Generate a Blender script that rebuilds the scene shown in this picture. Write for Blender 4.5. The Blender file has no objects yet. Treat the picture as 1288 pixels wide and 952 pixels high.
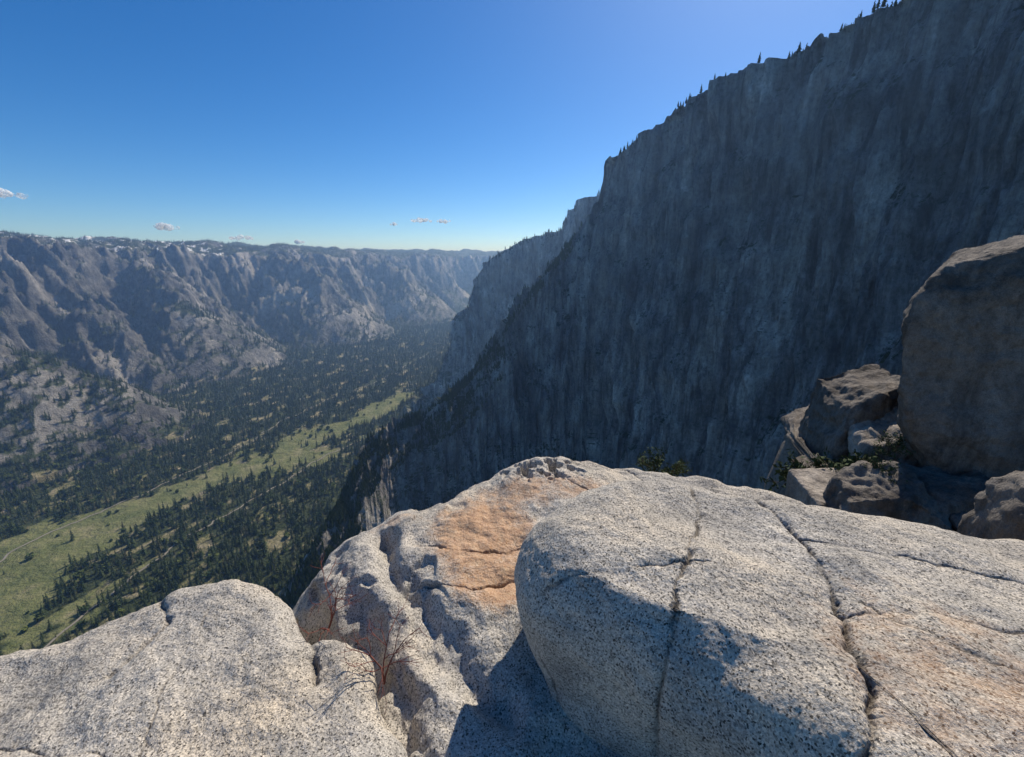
import bpy, math, numpy as np, time
from mathutils import Vector
T0=time.time()
rng=np.random.default_rng(7)
# ---------------------------------------------------------------- noise
PERM=rng.permutation(256).astype(np.int32)
G=rng.normal(size=(256,3)); G/=np.linalg.norm(G,axis=1)[:,None]; G=G.astype(np.float32)
A2=rng.random(256)*6.28318; G2=np.stack([np.cos(A2),np.sin(A2)],-1).astype(np.float32)
def fade(t): return t*t*t*(t*(t*6-15)+10)
def pn(x,y,z=0.0):
    if np.ndim(z)==0:
        z=float(z); x,y=np.broadcast_arrays(np.asarray(x,float)+z*7.31,np.asarray(y,float)-z*3.17)
        x0=np.floor(x);y0=np.floor(y);xi=x0.astype(np.int32);yi=y0.astype(np.int32);fx=(x-x0).astype(np.float32);fy=(y-y0).astype(np.float32)
        u=fade(fx);v=fade(fy);ha=PERM[xi&255];hb=PERM[(xi+1)&255]
        def gd(h,dx,dy):
            g=G2[PERM[(h+yi+dy)&255]]; return g[...,0]*(fx-dx)+g[...,1]*(fy-dy)
        a=gd(ha,0,0)*(1-u)+gd(hb,1,0)*u; b=gd(ha,0,1)*(1-u)+gd(hb,1,1)*u
        return (a*(1-v)+b*v)*1.5
    x,y,z=np.broadcast_arrays(np.asarray(x,float),np.asarray(y,float),np.asarray(z,float))
    x0=np.floor(x);y0=np.floor(y);z0=np.floor(z)
    xi=x0.astype(np.int32); yi=y0.astype(np.int32); zi=z0.astype(np.int32)
    fx=(x-x0).astype(np.float32); fy=(y-y0).astype(np.float32); fz=(z-z0).astype(np.float32)
    u=fade(fx); v=fade(fy); w=fade(fz); out=np.zeros(x.shape,np.float32)
    for a in (0,1):
        ha=PERM[(xi+a)&255]; wu=u if a else 1-u
        for b in (0,1):
            hb=PERM[(ha+yi+b)&255]; wv=wu*(v if b else 1-v)
            for c in (0,1):
                g=G[PERM[(hb+zi+c)&255]]; ww=w if c else 1-w
                out+=wv*ww*(g[...,0]*(fx-a)+g[...,1]*(fy-b)+g[...,2]*(fz-c))
    return out*1.6
def sc(v,k,o): return (float(v)*k+o) if np.ndim(v)==0 else v*k+o
def fbm(x,y,z=0.0,o=5,gain=.5):
    s=0;a=1;t=0
    for i in range(o):
        k=2.03**i
        s=s+a*pn(sc(x,k,17.3*i),sc(y,k,5.1*i),sc(z,k,9.7*i)); t+=a; a*=gain
    return s/t*1.5
def ridged(x,y,z=0.0,o=4,gain=.5):
    s=0;a=1;t=0
    for i in range(o):
        k=2.1**i
        s=s+a*(1-np.abs(pn(sc(x,k,7.3*i),sc(y,k,3.1*i),sc(z,k,1.7*i)))*2); t+=a; a*=gain
    return s/t
def sstep(a,b,x):
    t=np.clip((x-a)/(b-a),0,1); return t*t*(3-2*t)
# ---------------------------------------------------------------- mesh helpers
scene=bpy.context.scene
def link(o): scene.collection.objects.link(o); return o
def mesh_np(name,V,F,mat,smooth=True,attrs=None):
    V=np.ascontiguousarray(V,dtype=np.float32).reshape(-1,3); F=np.ascontiguousarray(F,dtype=np.int32)
    me=bpy.data.meshes.new(name); n=F.shape[1]
    me.vertices.add(len(V)); me.vertices.foreach_set('co',V.ravel())
    me.loops.add(F.size); me.loops.foreach_set('vertex_index',F.ravel())
    me.polygons.add(len(F)); me.polygons.foreach_set('loop_start',np.arange(len(F),dtype=np.int32)*n)
    try: me.polygons.foreach_set('loop_total',np.full(len(F),n,dtype=np.int32))
    except Exception: pass
    me.polygons.foreach_set('use_smooth',np.full(len(F),smooth))
    me.update(calc_edges=True)
    if attrs:
        for k,a in attrs.items():
            at=me.attributes.new(k,'FLOAT','POINT'); at.data.foreach_set('value',np.ascontiguousarray(a,dtype=np.float32).ravel())
    if mat: me.materials.append(mat)
    return bpy.data.objects.new(name,me)
def grid_faces(nr,nc,wrap=False):
    r=np.arange(nr-1)[:,None]; c=np.arange(nc if wrap else nc-1)[None,:]; c2=(c+1)%nc
    return np.stack([r*nc+c,r*nc+c2,(r+1)*nc+c2,(r+1)*nc+c],-1).reshape(-1,4)
def catmull(P,n,closed=False):
    P=np.asarray(P,float); m=len(P); out=[]
    segs=m if closed else m-1
    for i in range(segs):
        if closed: a,b,c,d=P[(i-1)%m],P[i],P[(i+1)%m],P[(i+2)%m]
        else: a,b,c,d=P[max(i-1,0)],P[i],P[i+1],P[min(i+2,m-1)]
        t=np.linspace(0,1,n,endpoint=False)[:,None]
        out.append(.5*((2*b)+(-a+c)*t+(2*a-5*b+4*c-d)*t*t+(-a+3*b-3*c+d)*t**3))
    return np.concatenate(out)
def dist_poly(x,y,L):
    L=np.asarray(L,float); best=np.full(np.shape(x),1e12); side=np.zeros(np.shape(x)); arc=np.zeros(np.shape(x)); acc=0
    for i in range(len(L)-1):
        a=L[i];b=L[i+1];ab=b-a; l2=ab@ab
        t=((x-a[0])*ab[0]+(y-a[1])*ab[1])/l2; tc=np.clip(t,0,1)
        dx=x-(a[0]+tc*ab[0]);dy=y-(a[1]+tc*ab[1]); d=np.hypot(dx,dy)
        m=d<best; best=np.where(m,d,best)
        side=np.where(m,np.sign(ab[0]*(y-a[1])-ab[1]*(x-a[0])),side)
        arc=np.where(m,acc+tc*math.sqrt(l2),arc); acc+=math.sqrt(l2)
    return best,side,arc
# ---------------------------------------------------------------- material helpers
class M:
    def __init__(s,name):
        s.m=bpy.data.materials.new(name); s.m.use_nodes=True; s.nt=s.m.node_tree; s.N=s.nt.nodes; s.L=s.nt.links
        s.b=s.N['Principled BSDF']; s.b.inputs['Roughness'].default_value=.9
        try: s.b.inputs['Specular IOR Level'].default_value=.2
        except Exception: pass
        s.pos=s.N.new('ShaderNodeNewGeometry').outputs['Position']
    def map(s,sc,v=None):
        n=s.N.new('ShaderNodeVectorMath'); n.operation='MULTIPLY'; s.L.new(v or s.pos,n.inputs[0]); n.inputs[1].default_value=sc; return n.outputs[0]
    def noise(s,sc,det=5,ro=.55,v=None,dist=0):
        n=s.N.new('ShaderNodeTexNoise'); n.inputs['Scale'].default_value=sc; n.inputs['Detail'].default_value=min(det,6); n.inputs['Roughness'].default_value=ro; n.inputs['Distortion'].default_value=dist
        s.L.new(v or s.pos,n.inputs['Vector']); return n.outputs[0]
    def voro(s,sc,v=None,out='Color',feat='F1'):
        n=s.N.new('ShaderNodeTexVoronoi'); n.feature=feat; n.inputs['Scale'].default_value=sc; s.L.new(v or s.pos,n.inputs['Vector']); return n.outputs[out]
    def ramp(s,f,stops,interp='LINEAR'):
        n=s.N.new('ShaderNodeValToRGB'); cr=n.color_ramp; cr.interpolation=interp
        while len(cr.elements)<len(stops): cr.elements.new(.5)
        for e,(p,c) in zip(cr.elements,stops):
            e.position=p; e.color=(c if isinstance(c,tuple) else (c,c,c))+(1,)
        s.L.new(f,n.inputs[0]); return n.outputs[0]
    def mix(s,f,a,b,mode='MIX'):
        n=s.N.new('ShaderNodeMix'); n.data_type='RGBA'; n.blend_type=mode
        for i,v in ((0,f),(6,a),(7,b)):
            if hasattr(v,'is_linked'): s.L.new(v,n.inputs[i])
            else: n.inputs[i].default_value=v if i==0 else tuple(v)+(1,)
        return n.outputs[2]
    def math(s,op,a,b=0.):
        n=s.N.new('ShaderNodeMath'); n.operation=op
        for i,v in ((0,a),(1,b)):
            if hasattr(v,'is_linked'): s.L.new(v,n.inputs[i])
            else: n.inputs[i].default_value=v
        return n.outputs[0]
    def attr(s,k):
        n=s.N.new('ShaderNodeAttribute'); n.attribute_name=k; return n.outputs['Fac']
    def bump(s,h,dist,st=1.,prev=None):
        n=s.N.new('ShaderNodeBump'); n.inputs['Distance'].default_value=dist; n.inputs['Strength'].default_value=st; s.L.new(h,n.inputs['Height'])
        if prev: s.L.new(prev,n.inputs['Normal'])
        return n.outputs[0]
    def out(s,col,nrm=None):
        if hasattr(col,'is_linked'): s.L.new(col,s.b.inputs['Base Color'])
        else: s.b.inputs['Base Color'].default_value=tuple(col)+(1,)
        if nrm: s.L.new(nrm,s.b.inputs['Normal'])
        return s.m
def granite(name):  # the stone's own speckle, lichen and crack colours
    g=M(name)
    cf=g.voro(150)
    sp=g.ramp(cf,[(0,.05),(.17,.10),(.27,.36),(.5,.49),(.8,.60),(1,.74)])
    fine=g.ramp(g.noise(110,3,.7),[(.34,.5),(.5,1.),(.68,1.2)])
    sp=g.mix(.85,sp,fine,'MULTIPLY')
    tint=g.ramp(g.noise(1.3,5,.6),[(.3,(1.02,.95,.84)),(.5,(1.09,.985,.83)),(.72,(1.16,.98,.74))])
    col=g.mix(1.,sp,tint,'MULTIPLY')
    big=g.ramp(g.noise(2.6,6,.7),[(.3,.64),(.5,1.),(.7,1.2)])
    col=g.mix(1.,col,big,'MULTIPLY')
    ls=g.ramp(g.noise(26,6,.78),[(.56,0.),(.66,.7)])
    col=g.mix(ls,col,(.12,.11,.095))
    a=g.attr('stain'); nz=g.noise(6,6,.75); f=g.ramp(g.math('MULTIPLY',a,g.math('MULTIPLY',nz,2.)),[(.48,0.),(.8,.65),(1.,.9)])
    oc=g.ramp(g.noise(22,6,.7),[(.3,(.34,.15,.06)),(.5,(.54,.27,.11)),(.7,(.66,.42,.22))])
    col=g.mix(f,col,g.mix(.3,oc,col))
    c=g.attr('crack'); col=g.mix(c,col,(.06,.05,.042))
    b=g.bump(g.noise(9,6,.65),.04,.8); b=g.bump(g.noise(60,5,.7),.008,1.,b); b=g.bump(cf,.002,.7,b)
    return g.out(col,b)
def granite_far(name,k):
    g=M(name)
    v=g.map((1,1,.45))
    col=g.ramp(g.noise(1.1,6,.68,v,.6),[(.3,(.10,.085,.07)),(.48,(.21,.18,.15)),(.62,(.30,.26,.215)),(.78,(.42,.38,.32))])
    col=g.mix(.7,col,g.ramp(g.noise(9,6,.75),[(.32,.5),(.5,1.),(.68,1.3)]),'MULTIPLY')
    col=g.mix(.6,col,g.ramp(g.noise(70,4,.7),[(.35,.5),(.5,1.),(.65,1.3)]),'MULTIPLY')
    dk=g.ramp(g.noise(1,5,.7,g.map((2.2,2.2,.35))),[(.52,0.),(.64,.65)])
    col=g.mix(dk,col,(.06,.052,.045))
    col=g.mix(1.,col,(k,k,k),'MULTIPLY')
    b=g.bump(g.noise(2.2,6,.7,v),.14,1.); b=g.bump(g.noise(14,6,.7),.04,1.,b)
    return g.out(col,b)
def cliffmat(name,k=1.):
    g=M(name)
    st=g.noise(1,6,.66,g.map((.022,.022,.0035)),.6)
    st2=g.noise(1,6,.72,g.map((.10,.10,.016)),.3)
    st3=g.noise(1,5,.7,g.map((.05,.05,.003)),.2)
    blk=g.noise(.012,6,.72)
    fin=g.noise(.16,6,.75)
    col=g.ramp(st,[(.30,(.075,.072,.076)),(.42,(.165,.16,.162)),(.55,(.26,.248,.235)),(.70,(.43,.41,.38))])
    col=g.mix(.7,col,g.ramp(st2,[(.34,.4),(.5,1.),(.66,1.45)]),'MULTIPLY')
    col=g.mix(.8,col,g.ramp(blk,[(.32,.45),(.5,1.),(.68,1.5)]),'MULTIPLY')
    col=g.mix(.7,col,g.ramp(fin,[(.36,.5),(.5,1.),(.64,1.4)]),'MULTIPLY')
    col=g.mix(g.ramp(st3,[(.55,0.),(.63,.65)]),col,(.05,.05,.055))
    geo=g.N.new('ShaderNodeNewGeometry'); sx=g.N.new('ShaderNodeSeparateXYZ'); g.L.new(geo.outputs['Normal'],sx.inputs[0])
    veg=g.math('MULTIPLY',g.ramp(sx.outputs[2],[(.48,0.),(.62,1.)]),g.ramp(g.noise(.03,6,.7),[(.36,0.),(.46,1.)]))
    col=g.mix(veg,col,(.035,.045,.022))
    if k!=1: col=g.mix(1.,col,(k,k,k),'MULTIPLY')
    b=g.bump(st2,8,1.); b=g.bump(fin,3,1.,b)
    return g.out(col,b)
m_gran=granite('granite_speckled'); m_granb=granite_far('granite_brown',.85); m_granl=granite_far('granite_block',1.6)  # brown granite: shade on its faces is put into a darker colour
m_cliff=cliffmat('cliff_granite',1.2); m_cliff2=cliffmat('far_cliff_granite',1.6)  # far cliff colour lightened to stand in for thicker haze
# ---------------------------------------------------------------- terrain
FLOOR=-900.
FOOT=[(-2300,-2500),(-2300,200),(-2350,1300),(-2550,2200),(-2700,3000),(-2780,3600),(-2200,4600),(-1650,5600),(-1150,6800),(-500,8200),(1500,9300),(5000,10500)]
MEAD=[(-1500,-300),(-1450,400),(-1440,865),(-1460,1180),(-1340,1500),(-1098,1866),(-830,2380),(-740,2750)]
ROADS=[[(-1640,600),(-1620,900),(-1583,1081),(-1580,1230),(-1529,1347),(-1440,1560),(-1395,1700),(-1330,2000),(-1312,2280),(-1200,2700),(-1010,3100),(-900,3700),(-750,4300)],
       [(-1050,300),(-1100,700),(-1120,1000),(-1060,1300),(-960,1560),(-880,1850),(-690,2150),(-600,2500)]]
def ridge_line(x,y,pts,sl):
    out=np.full(np.shape(x),-1e5)
    for a,b in zip(pts[:-1],pts[1:]):
        a=np.array(a,float);b=np.array(b,float);ab=b[:2]-a[:2];l2=ab@ab
        t=np.clip(((x-a[0])*ab[0]+(y-a[1])*ab[1])/l2,0,1)
        d=np.hypot(x-(a[0]+t*ab[0]),y-(a[1]+t*ab[1]))
        out=np.maximum(out,a[2]+(b[2]-a[2])*t-sl*d*(.55+.45*np.minimum(1,d/260.)))
    return out
def terrain(x,y):
    d,sd,s=dist_poly(x,y,FOOT); d=d*sd
    w=fbm(s/800.,d/2600.,3.3,3)*240+fbm(x/260.,y/260.,1.1,4)*90
    but=ridged(s/480.,d/1800.,5.5,3)
    mask=sstep(-50,350,d)
    d2=d+(w+230*(but-.4))*mask
    h=np.interp(d2,[-1e5,-180,60,330,520,640,840,960,1080,1400,3000,9000],[0,0,50,200,340,480,760,870,940,1000,1070,1120])
    steep=sstep(200,470,h)*(1-.8*sstep(880,980,h))
    h=h+steep*((ridged(x/280.,y/280.,2.2,6,.52)-.45)*180+(ridged(s/150.,d/600.,2.9,4,.5)-.45)*70)
    h=h+sstep(900,1000,h)*fbm(x/700.,y/700.,9.,5)*100
    z=FLOOR+h*np.interp(s,[0,6000,9000,14000],[1.03,1.03,.98,.96])
    rn=(ridged(x/300.,y/300.,7.,6,.55)-.5)
    for pts,sl in [([(-1740,1950,-905),(-2120,2090,-600),(-2420,2010,-430),(-3100,1700,-220),(-3600,1200,0)],.75),
                   ([(-2500,2900,-760),(-2900,3000,-420),(-3700,3500,70)],1.1),
                   ([(-1850,3740,-905),(-2300,3640,-650),(-2720,3540,-300),(-3050,3800,-120),(-3600,4200,90)],.9),
                   ([(-1500,4950,-900),(-2300,5150,-150),(-2700,5200,50)],.9),([(-900,6300,-900),(-1700,6600,-100),(-2200,6700,40)],.9)]:
        r=ridge_line(x,y,pts,sl)+rn*170*sstep(-900,-750,z+60)
        r=np.where(r>-900,r,-2000.)
        k=60.; m=np.maximum(z,r); z=m+k*.25*np.maximum(0,1-np.abs(z-r)/k)**2
    z=z+fbm(x/160.,y/160.,4.,4)*6
    return z
NC,NR=880,880
az=np.radians(np.linspace(-78,26,NC))
rk=np.interp(np.linspace(0,1,NR),[0,.2,.76,1],[0,1,2,3])
R=np.exp(np.interp(rk,[0,1,2,3],[math.log(420),math.log(1500),math.log(6500),math.log(16000)]))
RR,AA=np.meshgrid(R,az,indexing='ij'); X=RR*np.sin(AA); Y=RR*np.cos(AA)
Z=terrain(X,Y)
dzr=np.gradient(Z,axis=0)/np.gradient(RR,axis=0); dza=np.gradient(Z,axis=1)/(RR*np.gradient(AA,axis=1))
slope=np.hypot(dzr,dza)
md,_,ms=dist_poly(X,Y,MEAD)
mw=np.interp(ms,[0,700,1200,1500,1900,2400,3100],[330,350,330,190,120,160,70])
wv=fbm(X/200,Y/260,2.,6,.6)
flat=(Z<-865)
meadow=sstep(.10,-.05,md/mw-1+wv*1.7+.15)*flat
clearing=sstep(.20,.32,fbm(X/95,Y/140,12.,6,.65))*flat*(Y<5500)
rd=np.full(X.shape,1e9)
for Lr in ROADS: rd=np.minimum(rd,dist_poly(X,Y,Lr)[0])
vegn=fbm(X/300,Y/300,6.,5,.6)
rock=sstep(.70,1.02,slope+vegn*.6+.25*fbm(X/60,Y/60,2.,3))
rock=np.maximum(rock,sstep(.2,.4,fbm(X/350+3,Y/350,8.,5,.6))*(Z>-780)*sstep(.35,.6,slope))
pale=sstep(.08,.42,fbm(X/420+5,Y/420,18.,5,.6))
snow=sstep(.20,.34,fbm(X/120,Y/120,15.,5,.6))*sstep(-60,50,Z)*(slope<.85)*(np.degrees(AA)<-33)
t=M('valley_ground')
rc=t.ramp(t.noise(.011,6,.7),[(.3,(.055,.057,.062)),(.47,(.14,.14,.138)),(.60,(.24,.235,.22)),(.75,(.40,.385,.36))])
rc=t.mix(.7,rc,t.ramp(t.noise(1,6,.65,t.map((.035,.035,.006)),1.),[(.3,.35),(.52,1.),(.7,1.5)]),'MULTIPLY')
rc=t.mix(t.math('MULTIPLY',t.attr('pale'),.85),rc,t.ramp(t.noise(.03,6,.7),[(.3,(.17,.167,.16)),(.5,(.42,.40,.37)),(.7,(.62,.6,.56))]))
fc=t.ramp(t.noise(.02,6,.7),[(.3,(.024,.036,.014)),(.5,(.042,.058,.021)),(.66,(.08,.086,.035)),(.8,(.18,.165,.10))])
mc=t.ramp(t.noise(.010,6,.72),[(.32,(.08,.105,.04)),(.45,(.14,.16,.06)),(.57,(.20,.205,.09)),(.7,(.30,.265,.16))])
cc=t.ramp(t.noise(.02,6,.7),[(.3,(.09,.105,.04)),(.5,(.21,.195,.10)),(.7,(.42,.36,.26))])
col=t.mix(t.attr('rock'),fc,rc); col=t.mix(t.attr('clearing'),col,cc); col=t.mix(t.attr('meadow'),col,mc); col=t.mix(t.attr('snow'),col,(.8,.82,.85))
bb=t.bump(t.noise(.03,6,.7),22,1.)
bb2=t.N.new('ShaderNodeBump'); bb2.inputs['Distance'].default_value=6; t.L.new(t.noise(.12,6,.7),bb2.inputs['Height']); t.L.new(bb,bb2.inputs['Normal']); t.L.new(t.math('MULTIPLY',t.attr('rock'),.9),bb2.inputs['Strength'])
link(mesh_np('valley_terrain',np.stack([X,Y,Z],-1),grid_faces(NR,NC),t.out(col,bb2.outputs[0]),True,{'rock':rock,'meadow':meadow,'snow':snow,'clearing':clearing,'pale':pale}))
asph=M('road_gravel').out((.24,.22,.185))
for i,Lr in enumerate(ROADS):
    p=catmull(Lr,24); p=p+np.stack([fbm(p[:,0]/90,p[:,1]/90,1.+i,2),fbm(p[:,0]/90,p[:,1]/90,5.,2)],-1)*18
    tn=np.gradient(p,axis=0); tn/=np.linalg.norm(tn,axis=1)[:,None]; nn=np.stack([-tn[:,1],tn[:,0]],-1); wd=3.2
    a=p+nn*wd;b=p-nn*wd; zz=np.maximum(terrain(a[:,0],a[:,1]),terrain(b[:,0],b[:,1]))+1.2+.3*i
    link(mesh_np('valley_road',np.stack([np.column_stack([a,zz]),np.column_stack([b,zz])],0),grid_faces(2,len(p)),asph))
print('terrain',time.time()-T0)
# ---------------------------------------------------------------- cliffs (bearing / distance / height survey)
def cliff(name,tab,mat,nc,nface,amp=1.,seed=0.,calm=-999):
    tab=np.array(tab,float); A=np.radians(np.linspace(tab[0,0],tab[-1,0],nc)); a0=np.radians(tab[:,0])
    g=lambda k:np.interp(A,a0,tab[:,k])
    dT,zT,dF,zF,dL,zL,bd=[g(k) for k in range(1,8)]
    rows=[]
    for q in np.linspace(1,0,36,endpoint=False): rows.append((dT+q*q*500,zT-bd*q*q))
    for q in np.linspace(0,1,nface): rows.append((dT+(dF-dT)*q**1.15,zT+(zF-zT)*q))
    for q in np.linspace(0,1,50)[1:]: rows.append((dF+(dL-dF)*q,zF+(zL-zF)*q))
    D=np.array([r[0] for r in rows]); Zc=np.array([r[1] for r in rows]); Ac=np.broadcast_to(A,D.shape)
    x=D*np.sin(Ac); y=D*np.cos(Ac)
    P=np.stack([x,y,Zc],-1)
    u=np.gradient(P,axis=0); v=np.gradient(P,axis=1); n=np.cross(u,v); n/=np.linalg.norm(n,axis=-1)[...,None]+1e-9
    n*=np.sign((n*-P).sum(-1))[...,None]
    s=np.cumsum(np.hypot(np.gradient(x[36]),np.gradient(y[36])))[None,:]+0*x
    f=np.concatenate([np.linspace(0,1,36)**2,np.ones(nface),np.ones(49)])[:,None]
    cm_=sstep(calm,calm+16,np.degrees(Ac)); calmf=.12+.88*cm_
    disp=(ridged(s/230.+seed,Zc/1100.,seed,3)-.5)*56*calmf+(ridged(s/70.,Zc/480.,seed+4,3)-.5)*24*calmf+(ridged(s/22.,Zc/170.,seed+8,3)-.5)*9*calmf
    disp+=fbm(x/60,y/60,Zc/80+seed,5,.6)*8*(.4+.6*cm_)
    disp+=sstep(-.5,.6,fbm(s/260.,Zc/260.,seed+3,4,.5))*24*calmf
    P=P+n*(disp*amp*f)[...,None]
    P[...,2]+=fbm(x/45,y/45,seed,4)*8*(f<1)+fbm(x/90,y/90,2.,4)*14*(1-cm_)
    o=link(mesh_np(name,P,grid_faces(P.shape[0],nc),mat,False))
    return o,P
main,PM=cliff('granite_cliff',[
 (-60,560,-930,450,-980,400,-1000,100),(-45,690,-840,540,-930,480,-1000,200),(-38,780,-740,600,-890,520,-1000,280),(-34,830,-680,640,-860,540,-1000,320),
 (-29,890,-610,700,-830,580,-1000,350),(-25.3,950,-556,760,-800,620,-1000,380),(-20.8,1050,-455,850,-770,680,-950,380),(-16,1120,-432,930,-745,720,-920,400),(-11.9,1180,-425,1010,-720,750,-900,400),
 (-5.6,1250,-338,1080,-680,760,-860,450),(-1.6,1300,-206,1130,-660,760,-840,450),(2.7,1360,-90,1160,-640,700,-830,450),
 (6.8,1400,24,1180,-620,650,-820,350),(11,1400,165,1190,-600,600,-800,200),(11.6,1395,262,1170,-600,600,-800,90),(15.6,1250,303,1090,-580,550,-780,60),
 (21.3,1130,328,970,-540,500,-760,60),(27.2,1030,330,870,-500,450,-750,60),(31,960,336,800,-480,450,-750,60),
 (35.6,900,334,750,-450,430,-740,60),(45,800,340,660,-430,400,-700,60),(60,700,380,560,-420,360,-700,60),(85,640,430,500,-420,330,-700,60)],m_cliff,1150,480,1.,0.,-26)
far,PF=cliff('distant_granite_cliff',[
 (-16,2500,-925,2450,-935,2400,-960,50),(-14.6,2500,-900,2430,-925,2400,-960,100),(-10.6,2600,-741,2420,-890,2300,-950,200),(-8.1,2650,-505,2420,-880,2300,-950,300),
 (-7.5,2700,-341,2430,-880,2300,-950,400),(-5.6,2760,-300,2460,-880,2300,-950,450),(-4.7,2800,-125,2500,-880,2300,-950,450),(-3.6,2850,-45,2500,-880,2300,-950,400),
 (1.6,2700,100,2450,-880,2300,-950,250),(6.2,2500,144,2300,-880,2200,-950,100),(7.8,2300,238,2150,-880,2100,-950,100),
 (9,2200,262,2050,-880,2000,-950,60),(16,2000,300,1850,-880,1800,-950,60)],m_cliff2,380,300,1.,31.)
print('cliffs',time.time()-T0)
# ---------------------------------------------------------------- trees
fm=M('conifer_needles')
oi=fm.N.new('ShaderNodeObjectInfo').outputs['Random']
fm.out(fm.ramp(oi,[(0,(.022,.042,.014)),(.5,(.042,.064,.022)),(.85,(.066,.086,.028)),(1,(.09,.085,.045))]))
om=M('oak_leaves'); oi2=om.N.new('ShaderNodeObjectInfo').outputs['Random']
om.out(om.ramp(oi2,[(0,(.05,.08,.02)),(1,(.13,.16,.045))]))
bark=M('bark').out((.09,.06,.045))
def conifer_mesh(tiers,seed,rad=.15,pts=9):
    r=np.random.default_rng(seed); V=[];F=[]
    k=5
    for i in range(k): V.append((.014*math.cos(i*2*math.pi/k),.014*math.sin(i*2*math.pi/k),0))
    V.append((0,0,.95))
    for i in range(k): F.append((i,(i+1)%k,k,k))
    for t in range(tiers):
        q=t/(tiers-1); z0=.12+.80*q; rr=rad*(1-q)**.8*(.8+.4*r.random())+.012
        b=len(V); ox,oy=r.normal(0,.008,2)
        V.append((ox,oy,min(1,z0+.13*(1-.4*q))))
        n=pts*2
        for j in range(n):
            a=2*math.pi*(j+r.random()*.6)/n; ll=rr*(1 if j%2 else .45)*(.7+.6*r.random())
            V.append((ox+ll*math.cos(a),oy+ll*math.sin(a),z0-.05*(j%2)+r.normal(0,.01)))
        for j in range(n): F.append((b,b+1+j,b+1+(j+1)%n,b))
    me=bpy.data.meshes.new('conifer'); me.from_pydata(V,[],[tuple(dict.fromkeys(f)) for f in F])
    me.materials.append(fm.m); return bpy.data.objects.new('conifer_proto%d'%seed,me)
def oak_mesh(seed):
    r=np.random.default_rng(seed);V=[];F=[]
    for i in range(90):
        u=r.normal(size=3);u/=np.linalg.norm(u);c=u*np.array([.42,.42,.32])*(.55+.5*r.random())+np.array([0,0,.55])
        if c[2]<.2: continue
        a=r.normal(size=3)*.12;bq=r.normal(size=3)*.12;b=len(V);V+=[c-a,c+bq,c+a,c-bq];F.append((b,b+1,b+2,b+3))
    b=len(V);V+=[(-.03,0,0),(.03,0,0),(0,.03,.5),(0,-.03,0)];F+=[(b,b+1,b+2),(b+1,b+3,b+2)]
    me=bpy.data.meshes.new('oak');me.from_pydata([tuple(v) for v in V],[],F);me.materials.append(om.m);return bpy.data.objects.new('oak_proto%d'%seed,me)
def scatter(name,pts,scl,proto):
    me=bpy.data.meshes.new(name); me.vertices.add(len(pts)); me.vertices.foreach_set('co',np.ascontiguousarray(pts,dtype=np.float32).ravel())
    a=me.attributes.new('scl','FLOAT_VECTOR','POINT'); s=np.stack([scl*rng.uniform(.85,1.3,len(scl)),scl*rng.uniform(.85,1.3,len(scl)),scl],-1); a.data.foreach_set('vector',s.astype(np.float32).ravel())
    a=me.attributes.new('rot','FLOAT_VECTOR','POINT'); rr=np.zeros((len(pts),3),np.float32); rr[:,2]=rng.random(len(pts))*6.28; rr[:,:2]=rng.normal(0,.03,(len(pts),2)); a.data.foreach_set('vector',rr.ravel())
    o=link(bpy.data.objects.new(name,me))
    ng=bpy.data.node_groups.new(name+'_gn','GeometryNodeTree'); ng.interface.new_socket('Geometry',in_out='INPUT',socket_type='NodeSocketGeometry'); ng.interface.new_socket('Geometry',in_out='OUTPUT',socket_type='NodeSocketGeometry')
    n=ng.nodes;l=ng.links; i=n.new('NodeGroupInput');ou=n.new('NodeGroupOutput');ip=n.new('GeometryNodeInstanceOnPoints');ob=n.new('GeometryNodeObjectInfo');ob.inputs['Object'].default_value=proto
    l.new(i.outputs[0],ip.inputs['Points']);l.new(ob.outputs['Geometry'],ip.inputs['Instance']);l.new(ip.outputs[0],ou.inputs[0])
    for k,sock in (('scl','Scale'),('rot','Rotation')):
        na=n.new('GeometryNodeInputNamedAttribute');na.data_type='FLOAT_VECTOR';na.inputs['Name'].default_value=k;l.new(na.outputs['Attribute'],ip.inputs[sock])
    md=o.modifiers.new('scatter','NODES');md.node_group=ng
    return o
cell=np.abs(np.gradient(RR,axis=0)*RR*np.gradient(AA,axis=1))
fd=sstep(-.5,.0,fbm(X/130,Y/130,21.,5,.6)+.2)
dens=fd*(1-meadow*.955)*(1-clearing*.85)*(1-sstep(.9,1.25,slope))*(1-rock*.82)*(1-snow)*(rd>9)
sp=np.interp(RR,[0,2500,5000,9000],[14.5,15.5,20,36])
prob=np.clip(cell/sp**2,0,1)*dens*(RR<10500)*(RR>500)
sel=rng.random(prob.shape)<prob
px=X[sel];py=Y[sel];pz=Z[sel];pr=RR[sel];pm=meadow[sel];pcl=clearing[sel]
px=px+rng.normal(0,3,px.shape);py=py+rng.normal(0,3,py.shape)
h=rng.uniform(16,50,len(px))*np.interp(pr,[0,3000,9000],[1,1,1.4])*np.where(pz>0,.55,1)
k=rng.random(len(px)); oak=(k<.10+.4*pm+.3*pcl)&(pz<-800)
c1=(~oak)&(k<.6);c2=(~oak)&(k>=.6)
P3=np.stack([px,py,pz-2],-1)
pa=conifer_mesh(6,1,.17,7);pb=conifer_mesh(7,2,.14,7);pc=conifer_mesh(13,3,.17,11);po=oak_mesh(4)
scatter('conifer_forest',P3[c1],h[c1],pa);scatter('conifer_forest',P3[c2],h[c2],pb);scatter('oak_grove',P3[oak],h[oak]*.45,po)
print('trees',len(px),time.time()-T0)
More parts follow.
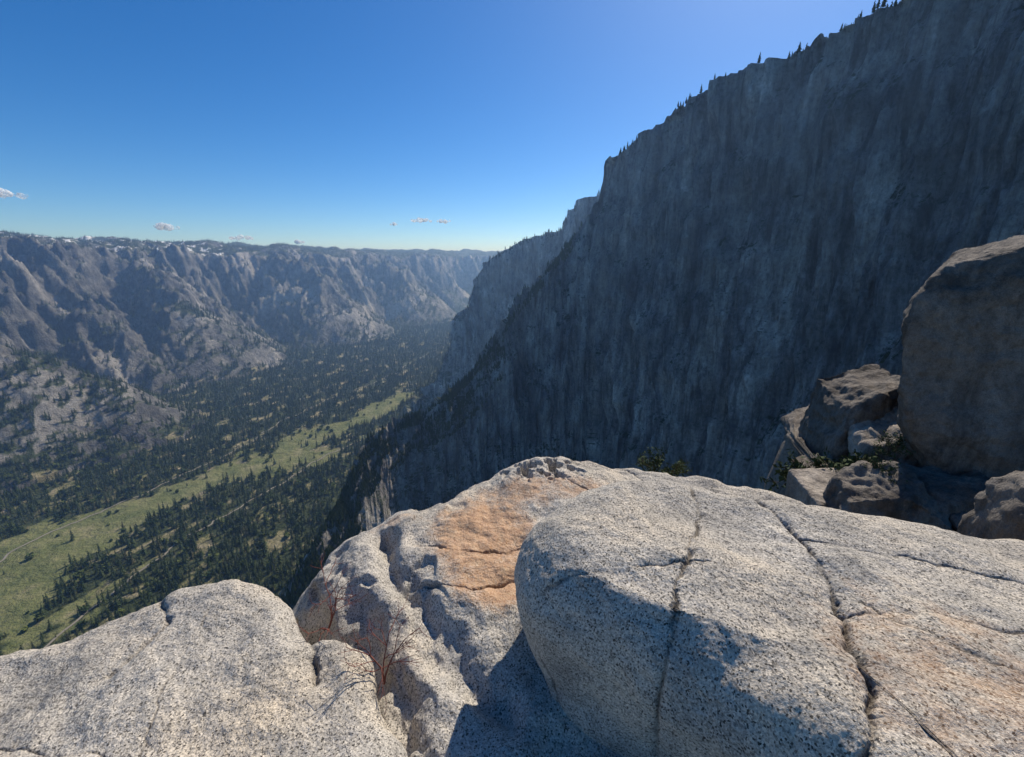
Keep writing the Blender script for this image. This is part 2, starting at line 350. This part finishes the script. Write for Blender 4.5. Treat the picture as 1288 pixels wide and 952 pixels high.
def rim_trees(P,count,rows,cols,hh,thr=-.12):
    r=rng.integers(rows[0],rows[1],count);c=rng.integers(cols[0],cols[1],count)
    keep=fbm(c/25.,r/40.+3.,3.,3)>thr
    r=r[keep];c=c[keep];return P[r,c]-np.array([0,0,1.]),rng.uniform(hh[0],hh[1],len(r))
nc=PM.shape[1]; col_of=lambda a:int((a+60)/145*(nc-1))
a1,h1=rim_trees(PM,1500,(24,37),(col_of(6),nc-1),(4,22))
a2,h2=rim_trees(PM,2600,(22,70),(col_of(-26),col_of(8)),(8,22))
a3,h3=rim_trees(PM,3500,(50,210),(col_of(-24),col_of(-1)),(7,17),.0)
a5,h5=rim_trees(PM,7000,(10,500),(col_of(-46),col_of(-22)),(8,22),-.2)
a4,h4=rim_trees(PF,700,(26,45),(40,360),(12,28))
scatter('conifer_stand',np.concatenate([a1,a2,a3,a4,a5]),np.concatenate([h1,h2,h3,h4,h5]),pc)
# ---------------------------------------------------------------- boulders
def boulder(name,outline,center,ztop,depth,Rf,under,mat,nS=900,nTop=260,nArc=90,nSide=90,amp=(.05,.02,.006),feat=None,stain=None,seed=0.):
    C=np.array(center,float);O=catmull(outline,40,True)-C
    th=np.arctan2(O[:,1],O[:,0]);rr=np.hypot(O[:,0],O[:,1]);i=np.argsort(th);th=th[i];rr=rr[i]
    T=np.linspace(-math.pi,math.pi,nS,endpoint=False);r=np.interp(T,th,rr,period=2*math.pi)
    Re=Rf(T) if callable(Rf) else np.full(nS,Rf)
    Re=np.minimum(Re,r*.8)
    un=under(T) if callable(under) else np.full(nS,under)
    rad=[];dz=[]
    for q in np.linspace(0.002,1,nTop): rad.append((r-Re)*q**.85);dz.append(0*r)
    for q in np.linspace(0,1,nArc)[1:]:
        a=q*math.pi/2;rad.append(r-Re+Re*math.sin(a));dz.append(-Re*(1-math.cos(a))*.9)
    base=dz[-1]
    for q in np.linspace(0,1,nSide)[1:]: rad.append(np.maximum(r+un*q*depth,.05));dz.append(base-q*depth)
    rad=np.array(rad);dz=np.array(dz)
    x=C[0]+rad*np.cos(T);y=C[1]+rad*np.sin(T);z=ztop(x,y)+dz
    P=np.stack([x,y,z],-1)
    u=np.gradient(P,axis=0);v=np.roll(P,-1,1)-np.roll(P,1,1);n=np.cross(u,v);n/=np.linalg.norm(n,axis=-1)[...,None]+1e-9
    n*=np.sign(n[nTop//2,0,2]+1e-9)
    d=fbm(x/1.1+seed,y/1.1,z/1.1,3)*amp[0]+fbm(x/.32+seed,y/.32,z/.32,3)*amp[1]+fbm(x/.07,y/.07,z/.07+seed,3,.6)*amp[2]
    P=P+n*d[...,None]; crack=np.zeros(x.shape)
    if feat:
        dd,crack=feat(x,y,z); P=P+n*dd[...,None]
    st=stain(x,y,z) if stain else np.zeros(x.shape)
    return link(mesh_np(name,P,grid_faces(P.shape[0],nS,True),mat,True,{'stain':st,'crack':crack}))
def cracks(lines,x,y,z):
    D=np.zeros(x.shape);K=np.zeros(x.shape)
    wx=x+fbm(x/.2,y/.2,3.,5,.6)*.035;wy=y+fbm(x/.2,y/.2,8.,5,.6)*.035
    for L,w,dp in lines:
        d,_,s=dist_poly(wx,wy,L); m=.35+.65*sstep(-.3,.15,pn(s/.22,w*100)); ww=w*(.5+.6*m)
        g=np.exp(-(d/ww)**2)*m; D-=dp*g; D-=dp*.5*np.exp(-(d/(ww*5))**2); K=np.maximum(K,g*.8)
    return D,K
S=1.3
o1=[(0.02,1.5),(.05,1.72),(.22,1.9),(.63,2.02),(.95,1.98),(1.3,1.88),(1.7,1.82),(2.3,1.72),(3.2,1.5),(3.4,.4),(3,-.5),(1.4,-.4),(1.1,.35),(.78,.75),(.40,1.08),(.09,1.34)]
def f1(x,y,z):
    D,K=cracks([([(1.2,2.6),(1.11,2.2),(.9,1.85),(.74,1.58),(.56,1.26),(.5,.9)],.009,.022),
      ([(1.5,2.5),(1.56,2.04),(1.5,1.7),(1.42,1.47),(1.3,1.25),(1.26,1.14),(1.04,.88),(.98,.5)],.011,.03),
      ([(1.56,2.0),(2.0,1.85),(2.5,1.75),(3.2,1.5)],.006,.010),([(1.4,1.5),(1.9,1.45),(2.6,1.25)],.006,.010),([(.15,1.75),(.5,1.7),(.95,1.75)],.005,.007),([(1.3,1.9),(1.7,1.3),(2.2,.9)],.004,.006)],x,y,z)
    return D,K
boulder('granite_slab',np.array(o1)*S,(1.25,1.35),lambda x,y:-1.44-.03*(x-.6)+.02*y-.03*(x-1.)**2-.05*np.maximum(0,y-1.8),1.3,
  lambda T:.2+.24*sstep(.3,1,-np.cos(T)),lambda T:-.35*sstep(.2,.9,-np.cos(T)),m_gran,1050,290,100,60,(.07,.025,.005),f1,
  lambda x,y,z:.5*np.exp(-((x-1.6)**2+(y-1.2)**2)/.5)+.14)
o2=[(-1.42,2.15),(-1.36,2.5),(-1.12,2.8),(-.6,3.02),(-.2,3.18),(.1,3.3),(.55,3.32),(1.0,3.22),(1.45,3.0),(2.1,2.75),(2.75,2.1),(2.3,.8),(.8,.3),(.1,.5),(-.3,.95),(-.7,1.4),(-1.15,1.8)]
def f2(x,y,z):
    D,K=cracks([([(-.75,2.9),(-.3,2.75),(.1,2.85),(.5,2.75)],.010,.025),
       ([(-.7,2.5),(-.3,2.4),(.05,2.5),(.2,2.3)],.010,.025),([(.05,4.2),(.5,3.7),(1.1,3.3),(1.5,2.9)],.008,.018),([(1.2,4.1),(1.4,3.6),(1.9,3.1)],.008,.02)],x,y,z)
    wx=x+fbm(x/.5,y/.5,3.,4)*.12;wy=y+fbm(x/.5,y/.5,8.,4)*.12
    d,_,s=dist_poly(wx,wy,[(-1.15,3.1),(-.98,2.75),(-.72,2.4),(-.45,2.1),(-.1,1.75)]); D-=.11*np.exp(-(d/.10)**2)
    d,_,s=dist_poly(wx,wy,[(-1.5,3.0),(-1.3,2.6),(-.95,2.2),(-.6,1.8)]); D-=.05*np.exp(-(d/.07)**2)
    sc1=fbm(x/.38,y/.38,z/.38+4,3); D-=sstep(.12,.4,sc1)*.05*sstep(-.2,-.7,x)
    m=np.exp(-((x-.25)**2/.12+(y-3.95)**2/.04)); D-=.16*m*sstep(-.05,.3,fbm(x/.14,y/.14,2,3))
    return D,K*.7
st2=lambda x,y,z:1.35*np.exp(-(((x+.24)/.42)**2+((y-2.98)/.46)**2))+.6*np.exp(-(((x-.5)/.8)**2+((y-3.6)/.3)**2))+.9*np.exp(-(((x+.1)/.27)**2+((y-2.4)/.2)**2))+.5*np.exp(-(((x+1.1)/.3)**2+((y-3.3)/.25)**2))+.14
boulder('granite_boulder',np.array(o2)*S,(.3,2.5),lambda x,y:-2.14+.04*(y-2.8)-.06*np.maximum(0,-x-.3)*1.5-.10*np.maximum(0,2.6-y)-.0*x,2.6,
  lambda T:.28+.5*sstep(.3,.95,-np.cos(T+.45)),lambda T:.12*sstep(.2,.9,-np.cos(T+.4)),m_gran,1100,290,120,100,(.10,.045,.006),f2,st2,5.)
o3=[(-3.4,1.15),(-2.6,1.5),(-2.1,1.72),(-1.75,1.9),(-1.4,1.91),(-1.12,1.78),(-.97,1.64),(-.80,1.6),(-.64,1.5),(-.55,1.32),(-.42,1.15),(-.27,.9),(-.3,.4),(-.6,-.6),(-3.2,-.8)]
def f3(x,y,z):
    D,K=cracks([([(-1.15,2.5),(-1.25,2.2),(-1.14,1.95),(-1.05,1.75)],.02,.05),([(-2.4,2.4),(-2.1,2.1),(-2.2,1.8)],.015,.02),([(-3,1.5),(-2,1.4),(-1.2,1.3)],.004,.006),([(-1.9,2.2),(-1.8,1.7),(-1.6,1.2)],.004,.006)],x,y,z)
    return D,K*.7
boulder('granite_rock',np.array(o3)*S,(-1.6,1.0),lambda x,y:-2.11-.13*np.maximum(0,-x-1.9)-.06*np.maximum(0,x+1.5)-.02*np.maximum(0,1.5-y),1.9,.2,-.12,m_gran,1050,280,90,60,(.07,.035,.006),f3,lambda x,y,z:.22+0*x,9.)
boulder('cliff_ledge',[(-4.2,-4),(-3.9,.8),(-2.2,2.4),(0,3.4),(2.5,3.5),(4.3,4.6),(6.2,6.6),(6.6,9.5),(10,13),(17,14),(19,-4),(6,-7)],(5,2),lambda x,y:-4.3-.0*x,160,.6,.12,m_granb,600,170,20,120,(.3,.15,.03),seed=3.)
print('boulders',time.time()-T0)
def block(name,pts,mat,voxel=.05,bev=.12,amp=(.16,.08,.018),seed=0.,stain=0.1):
    import bmesh
    bm=bmesh.new()
    for p in pts: bm.verts.new(p)
    bmesh.ops.convex_hull(bm,input=bm.verts)
    for v in [v for v in bm.verts if not v.link_faces]: bm.verts.remove(v)
    me=bpy.data.meshes.new('tmp');bm.to_mesh(me);bm.free();o=link(bpy.data.objects.new('tmp',me))
    m=o.modifiers.new('r','REMESH');m.mode='VOXEL';m.voxel_size=voxel
    m=o.modifiers.new('s','SMOOTH');m.iterations=int(max(1,(bev/voxel)*2));m.factor=.6
    dg=bpy.context.evaluated_depsgraph_get();me2=bpy.data.meshes.new_from_object(o.evaluated_get(dg));bpy.data.objects.remove(o)
    n=len(me2.vertices);V=np.empty(n*3,np.float32);N=np.empty(n*3,np.float32);me2.vertices.foreach_get('co',V);me2.vertices.foreach_get('normal',N);V=V.reshape(-1,3).astype(float);N=N.reshape(-1,3)
    x,y,z=V.T; d=fbm(x/1.1+seed,y/1.1,z/1.1,4)*amp[0]+(ridged(x/.6+seed,y/.6,z/.35,4)-.4)*amp[1]+fbm(x/.12,y/.12,z/.12,3)*amp[2]
    V=V+N*d[:,None];me2.vertices.foreach_set('co',V.astype(np.float32).ravel())
    me2.polygons.foreach_set('use_smooth',np.ones(len(me2.polygons),bool))
    for k,vv in (('stain',stain),('crack',0.)):
        at=me2.attributes.new(k,'FLOAT','POINT');at.data.foreach_set('value',np.full(n,vv,np.float32))
    me2.materials.clear();me2.materials.append(mat);me2.name=name
    return link(bpy.data.objects.new(name,me2))
block('leaning_boulder',[(6.42,7.0,-.95),(6.5,6.85,-2.1),(7.35,6.7,-3.75),(8.3,6.2,-5),(7.0,7.15,-.12),(8.1,7.0,.30),(10,5.9,.9),(10.5,5,-5),(8.4,9,-.8),(9,9,.1),(9,8.6,-5),(12,8,.6)],m_granb,.035,.035,(.10,.07,.014),1.,.25)
block('angular_boulder',[(7.1,8.5,-3.1),(7.7,8.4,-2.7),(8.3,8.5,-2.5),(6.85,8.3,-4.6),(8.9,8.1,-4.8),(7.4,10,-2.8),(8.8,10,-2.4),(7.2,10.2,-4.8),(9,10,-4.8),(6.85,8.3,-3.7)],m_granb,.04,.05,seed=4.)
block('angular_boulder',[(6.9,7.6,-3.6),(7.8,7.4,-3.2),(6.8,7.4,-4.8),(8,7,-4.9),(7.2,8.4,-3.4),(8,8.4,-2.9),(8,8.4,-4.8)],m_granl,.035,.06,seed=6.)
block('angular_boulder',[(5.3,5.9,-3.65),(6.0,5.7,-3.45),(6.7,5.5,-3.95),(5.2,5.7,-4.6),(7.2,5.4,-4.7),(5.6,6.7,-3.5),(6.5,6.6,-3.3),(7.0,6.8,-4.6),(5.3,6.6,-4.6)],m_granb,.03,.08,(.22,.12,.02),7.)
block('angular_boulder',[(6.7,5.9,-3.7),(7.5,5.7,-3.4),(6.7,5.7,-4.6),(7.7,5.5,-4.7),(6.9,6.8,-3.5),(7.8,6.8,-3.3),(7.6,6.8,-4.6)],m_granb,.03,.08,(.2,.12,.02),21.)
block('angular_boulder',[(6.4,5.2,-4.05),(7.4,4.8,-3.95),(6.2,4.8,-4.8),(8.5,4.4,-4.8),(7,6,-3.75),(8.5,5.6,-3.8),(8.8,6,-4.8)],m_granb,.03,.08,(.2,.12,.02),11.)
block('angular_boulder',[(4.75,3.45,-2.3),(4.95,3.4,-1.95),(5.4,3.1,-1.9),(4.7,3.3,-3.6),(5.6,3,-3.6),(5,4,-2.2),(5.6,3.9,-2.0),(5.6,4,-3.6),(4.8,4,-3.6)],m_granb,.025,.06,(.1,.06,.015),13.)
block('flat_rock',[(5.15,6.3,-4.0),(6,6.6,-3.95),(5.3,7.4,-3.9),(6.2,7.4,-3.85),(5.15,6.3,-4.5),(6,6.5,-4.5),(5.3,7.4,-4.5),(6.2,7.4,-4.5)],m_granl,.03,.03,(.03,.02,.01),17.)
# ---------------------------------------------------------------- small plants
lm=M('shrub_leaves').out((.05,.07,.028));lm2=M('dry_twig').out((.20,.075,.055))
def tubes(segs,k=5):
    V=[];F=[]
    for a,b,r0,r1 in segs:
        a=np.array(a);b=np.array(b);d=b-a;d=d/np.linalg.norm(d);u=np.cross(d,[.3,.5,.8]);u/=np.linalg.norm(u);w=np.cross(d,u);s=len(V)
        for p,r in((a,r0),(b,r1)):
            for i in range(k):
                t=2*math.pi*i/k;V.append(p+r*(u*math.cos(t)+w*math.sin(t)))
        for i in range(k):F.append((s+i,s+(i+1)%k,s+k+(i+1)%k,s+k+i))
    return V,F
def branchy(base,dirv,length,depth,r,segs,rg,spread=.5):
    p=np.array(base,float);d=np.array(dirv,float);n=4
    for i in range(n):
        d=d+rg.normal(0,.18,3);d/=np.linalg.norm(d);q=p+d*length/n;segs.append((p,q,r*(1-i/n*.5),r*(1-(i+1)/n*.5)));p=q
        if depth>0 and i>0:
            for _ in range(rg.integers(1,3)):
                nd=d+rg.normal(0,spread,3);nd/=np.linalg.norm(nd);branchy(p,nd,length*.55,depth-1,r*.55,segs,rg,spread)
def twig(base,dirv,length,seed):
    segs=[];rg=np.random.default_rng(seed)
    for _ in range(3): branchy(base,np.array(dirv)+rg.normal(0,.3,3),length,2,.0055,segs,rg)
    V,F=tubes(segs,4);return link(mesh_np('bare_twigs',np.array(V),np.array(F),lm2))
twig((-1.24,2.3,-2.42),(.1,.1,1),.30,3);twig((-.74,1.9,-2.38),(.2,.1,1),.30,5)
def shrub(name,base,h,w,n,seed,ls=.03):
    rg=np.random.default_rng(seed);segs=[]
    for _ in range(7): branchy(base,np.array([0,0,1.])+rg.normal(0,.5,3)*np.array([w/h,w/h,.2]),h*.8,2,.012*h,segs,rg,.6)
    V,F=tubes(segs,4);par=link(mesh_np(name,np.array(V),np.array(F),bark))
    ends=np.array([s[1] for s in segs]);c=ends[rg.integers(0,len(ends),n)]+rg.normal(0,.05*h,(n,3))
    a=rg.normal(size=(n,3))*ls;b=rg.normal(size=(n,3))*ls*.6
    VV=np.stack([c-a,c+b,c+a,c-b],1).reshape(-1,3);FF=np.arange(n*4).reshape(-1,4)
    lo=link(mesh_np('leaves',VV,FF,lm,False));lo.parent=par;return par
shrub('green_shrub',(1.75,4.45,-2.60),.36,.5,1500,1,.012)
shrub('green_shrub',(6.1,7.5,-5.0),1.1,.6,3000,2,.03)
shrub('green_shrub',(6.1,6.4,-3.6),.3,.3,900,3,.012)
shrub('green_shrub',(6.95,7.2,-3.5),.35,.3,800,4,.013)
# ---------------------------------------------------------------- clouds
cm=bpy.data.materials.new('cloud');cm.use_nodes=True;nt=cm.node_tree;nt.nodes.remove(nt.nodes['Principled BSDF'])
df=nt.nodes.new('ShaderNodeBsdfDiffuse');tl=nt.nodes.new('ShaderNodeBsdfTranslucent');mx=nt.nodes.new('ShaderNodeMixShader')
df.inputs[0].default_value=(.95,.97,1,1);tl.inputs[0].default_value=(.93,.97,1,1);mx.inputs[0].default_value=.7
nt.links.new(df.outputs[0],mx.inputs[1]);nt.links.new(tl.outputs[0],mx.inputs[2])
tr=nt.nodes.new('ShaderNodeBsdfTransparent');m2=nt.nodes.new('ShaderNodeMixShader');nz=nt.nodes.new('ShaderNodeTexNoise');nz.inputs['Scale'].default_value=.008;nz.inputs['Detail'].default_value=5;rp=nt.nodes.new('ShaderNodeValToRGB')
rp.color_ramp.elements[0].position=.33;rp.color_ramp.elements[1].position=.80;gp=nt.nodes.new('ShaderNodeNewGeometry');nt.links.new(gp.outputs['Position'],nz.inputs['Vector']);nt.links.new(nz.outputs[0],rp.inputs[0]);nt.links.new(rp.outputs[0],m2.inputs[0])
nt.links.new(tr.outputs[0],m2.inputs[1]);nt.links.new(mx.outputs[0],m2.inputs[2]);nt.links.new(m2.outputs[0],nt.nodes['Material Output'].inputs['Surface'])
def cloud(azd,eld,w,hh,seed):
    rg=np.random.default_rng(seed);D=12000.;a=math.radians(azd);c=np.array([D*math.sin(a),D*math.cos(a),D*math.tan(math.radians(eld))])
    nu,nv=36,18;U,Vv=np.meshgrid(np.linspace(0,2*math.pi,nu,endpoint=False),np.linspace(.02,math.pi-.02,nv))
    d=np.stack([np.cos(U)*np.sin(Vv),np.sin(U)*np.sin(Vv),np.cos(Vv)],-1);VS=[];FS=[];ca,sa=math.cos(-a),math.sin(-a)
    npf=10
    for j in range(npf):
        t=rg.uniform(-1,1);sz=(1-.5*abs(t))*rg.uniform(.5,1)
        r=1+.6*fbm(d[...,0]*1.7+seed+j,d[...,1]*1.7,d[...,2]*1.7,3,.6)
        p=d*r[...,None]*np.array([w*.17,w*.10,hh*.42])*sz+np.array([t*w*.42,rg.normal()*w*.1,rg.uniform(0,.35)*hh*sz])
        q=np.stack([p[...,0]*ca-p[...,1]*sa,p[...,0]*sa+p[...,1]*ca,p[...,2]],-1)+c
        FS.append(grid_faces(nv,nu,True)+len(VS)*nu*nv);VS.append(q.reshape(-1,3))
    link(mesh_np('cloud',np.concatenate(VS),np.concatenate(FS),cm))
for i,(a_,e_,w_,h_) in enumerate([(-48.5,5.0,900,230),(-37.5,2.9,520,190),(-31,2.0,520,150),(-25.6,1.7,340,120),(-14.6,3.9,220,90),(-11.3,4.35,560,160),(-8.6,4.3,380,140)]):
    cloud(a_,e_,w_,h_,i+1)
# ---------------------------------------------------------------- haze (real volume filling the valley)
bpy.ops.mesh.primitive_cube_add(size=1,location=(0,8200,-400));hz=bpy.context.object;hz.name='valley_haze';hz.scale=(30000,16000,1300)
hm=bpy.data.materials.new('haze');hm.use_nodes=True;nt=hm.node_tree;nt.nodes.remove(nt.nodes['Principled BSDF'])
vs=nt.nodes.new('ShaderNodeVolumeScatter');vs.inputs['Density'].default_value=8e-5;vs.inputs['Anisotropy'].default_value=.35;vs.inputs['Color'].default_value=(.34,.58,1,1);nt.links.new(vs.outputs[0],nt.nodes['Material Output'].inputs['Volume'])
hz.data.materials.append(hm)
# ---------------------------------------------------------------- light & sky
SE,SA=43,31
w=bpy.data.worlds.new('World');scene.world=w;w.use_nodes=True;nt=w.node_tree
sk=nt.nodes.new('ShaderNodeTexSky');sk.sky_type='NISHITA';sk.sun_disc=False;sk.sun_elevation=math.radians(SE);sk.sun_rotation=math.radians(SA);sk.altitude=2100;sk.air_density=1.;sk.dust_density=2.2;sk.ozone_density=4
hs=nt.nodes.new('ShaderNodeHueSaturation');hs.inputs['Saturation'].default_value=1.3;hs.inputs['Value'].default_value=1.0
tn=nt.nodes.new('ShaderNodeMix');tn.data_type='RGBA';tn.blend_type='MULTIPLY';tn.inputs[0].default_value=1.;tn.inputs[7].default_value=(.86,1.,1.10,1)
nt.links.new(sk.outputs[0],hs.inputs['Color']);nt.links.new(hs.outputs[0],tn.inputs[6]);nt.links.new(tn.outputs[2],nt.nodes['Background'].inputs[0]);nt.nodes['Background'].inputs[1].default_value=.11
sl=bpy.data.lights.new('sun','SUN');sl.energy=5;sl.angle=math.radians(.5);sl.color=(1,.92,.80);so=link(bpy.data.objects.new('sun',sl))
d=Vector((math.sin(math.radians(SA))*math.cos(math.radians(SE)),math.cos(math.radians(SA))*math.cos(math.radians(SE)),math.sin(math.radians(SE))))
so.rotation_euler=d.to_track_quat('Z','Y').to_euler()
# ---------------------------------------------------------------- camera
cd=bpy.data.cameras.new('camera');cd.lens=15;cd.sensor_width=36;cd.clip_start=.05;cd.clip_end=60000
co=link(bpy.data.objects.new('camera',cd));co.rotation_euler=(math.radians(90-15.8),0,0);scene.camera=co
scene.view_settings.view_transform='Standard';scene.view_settings.look='None';scene.view_settings.exposure=0
print('done',time.time()-T0)
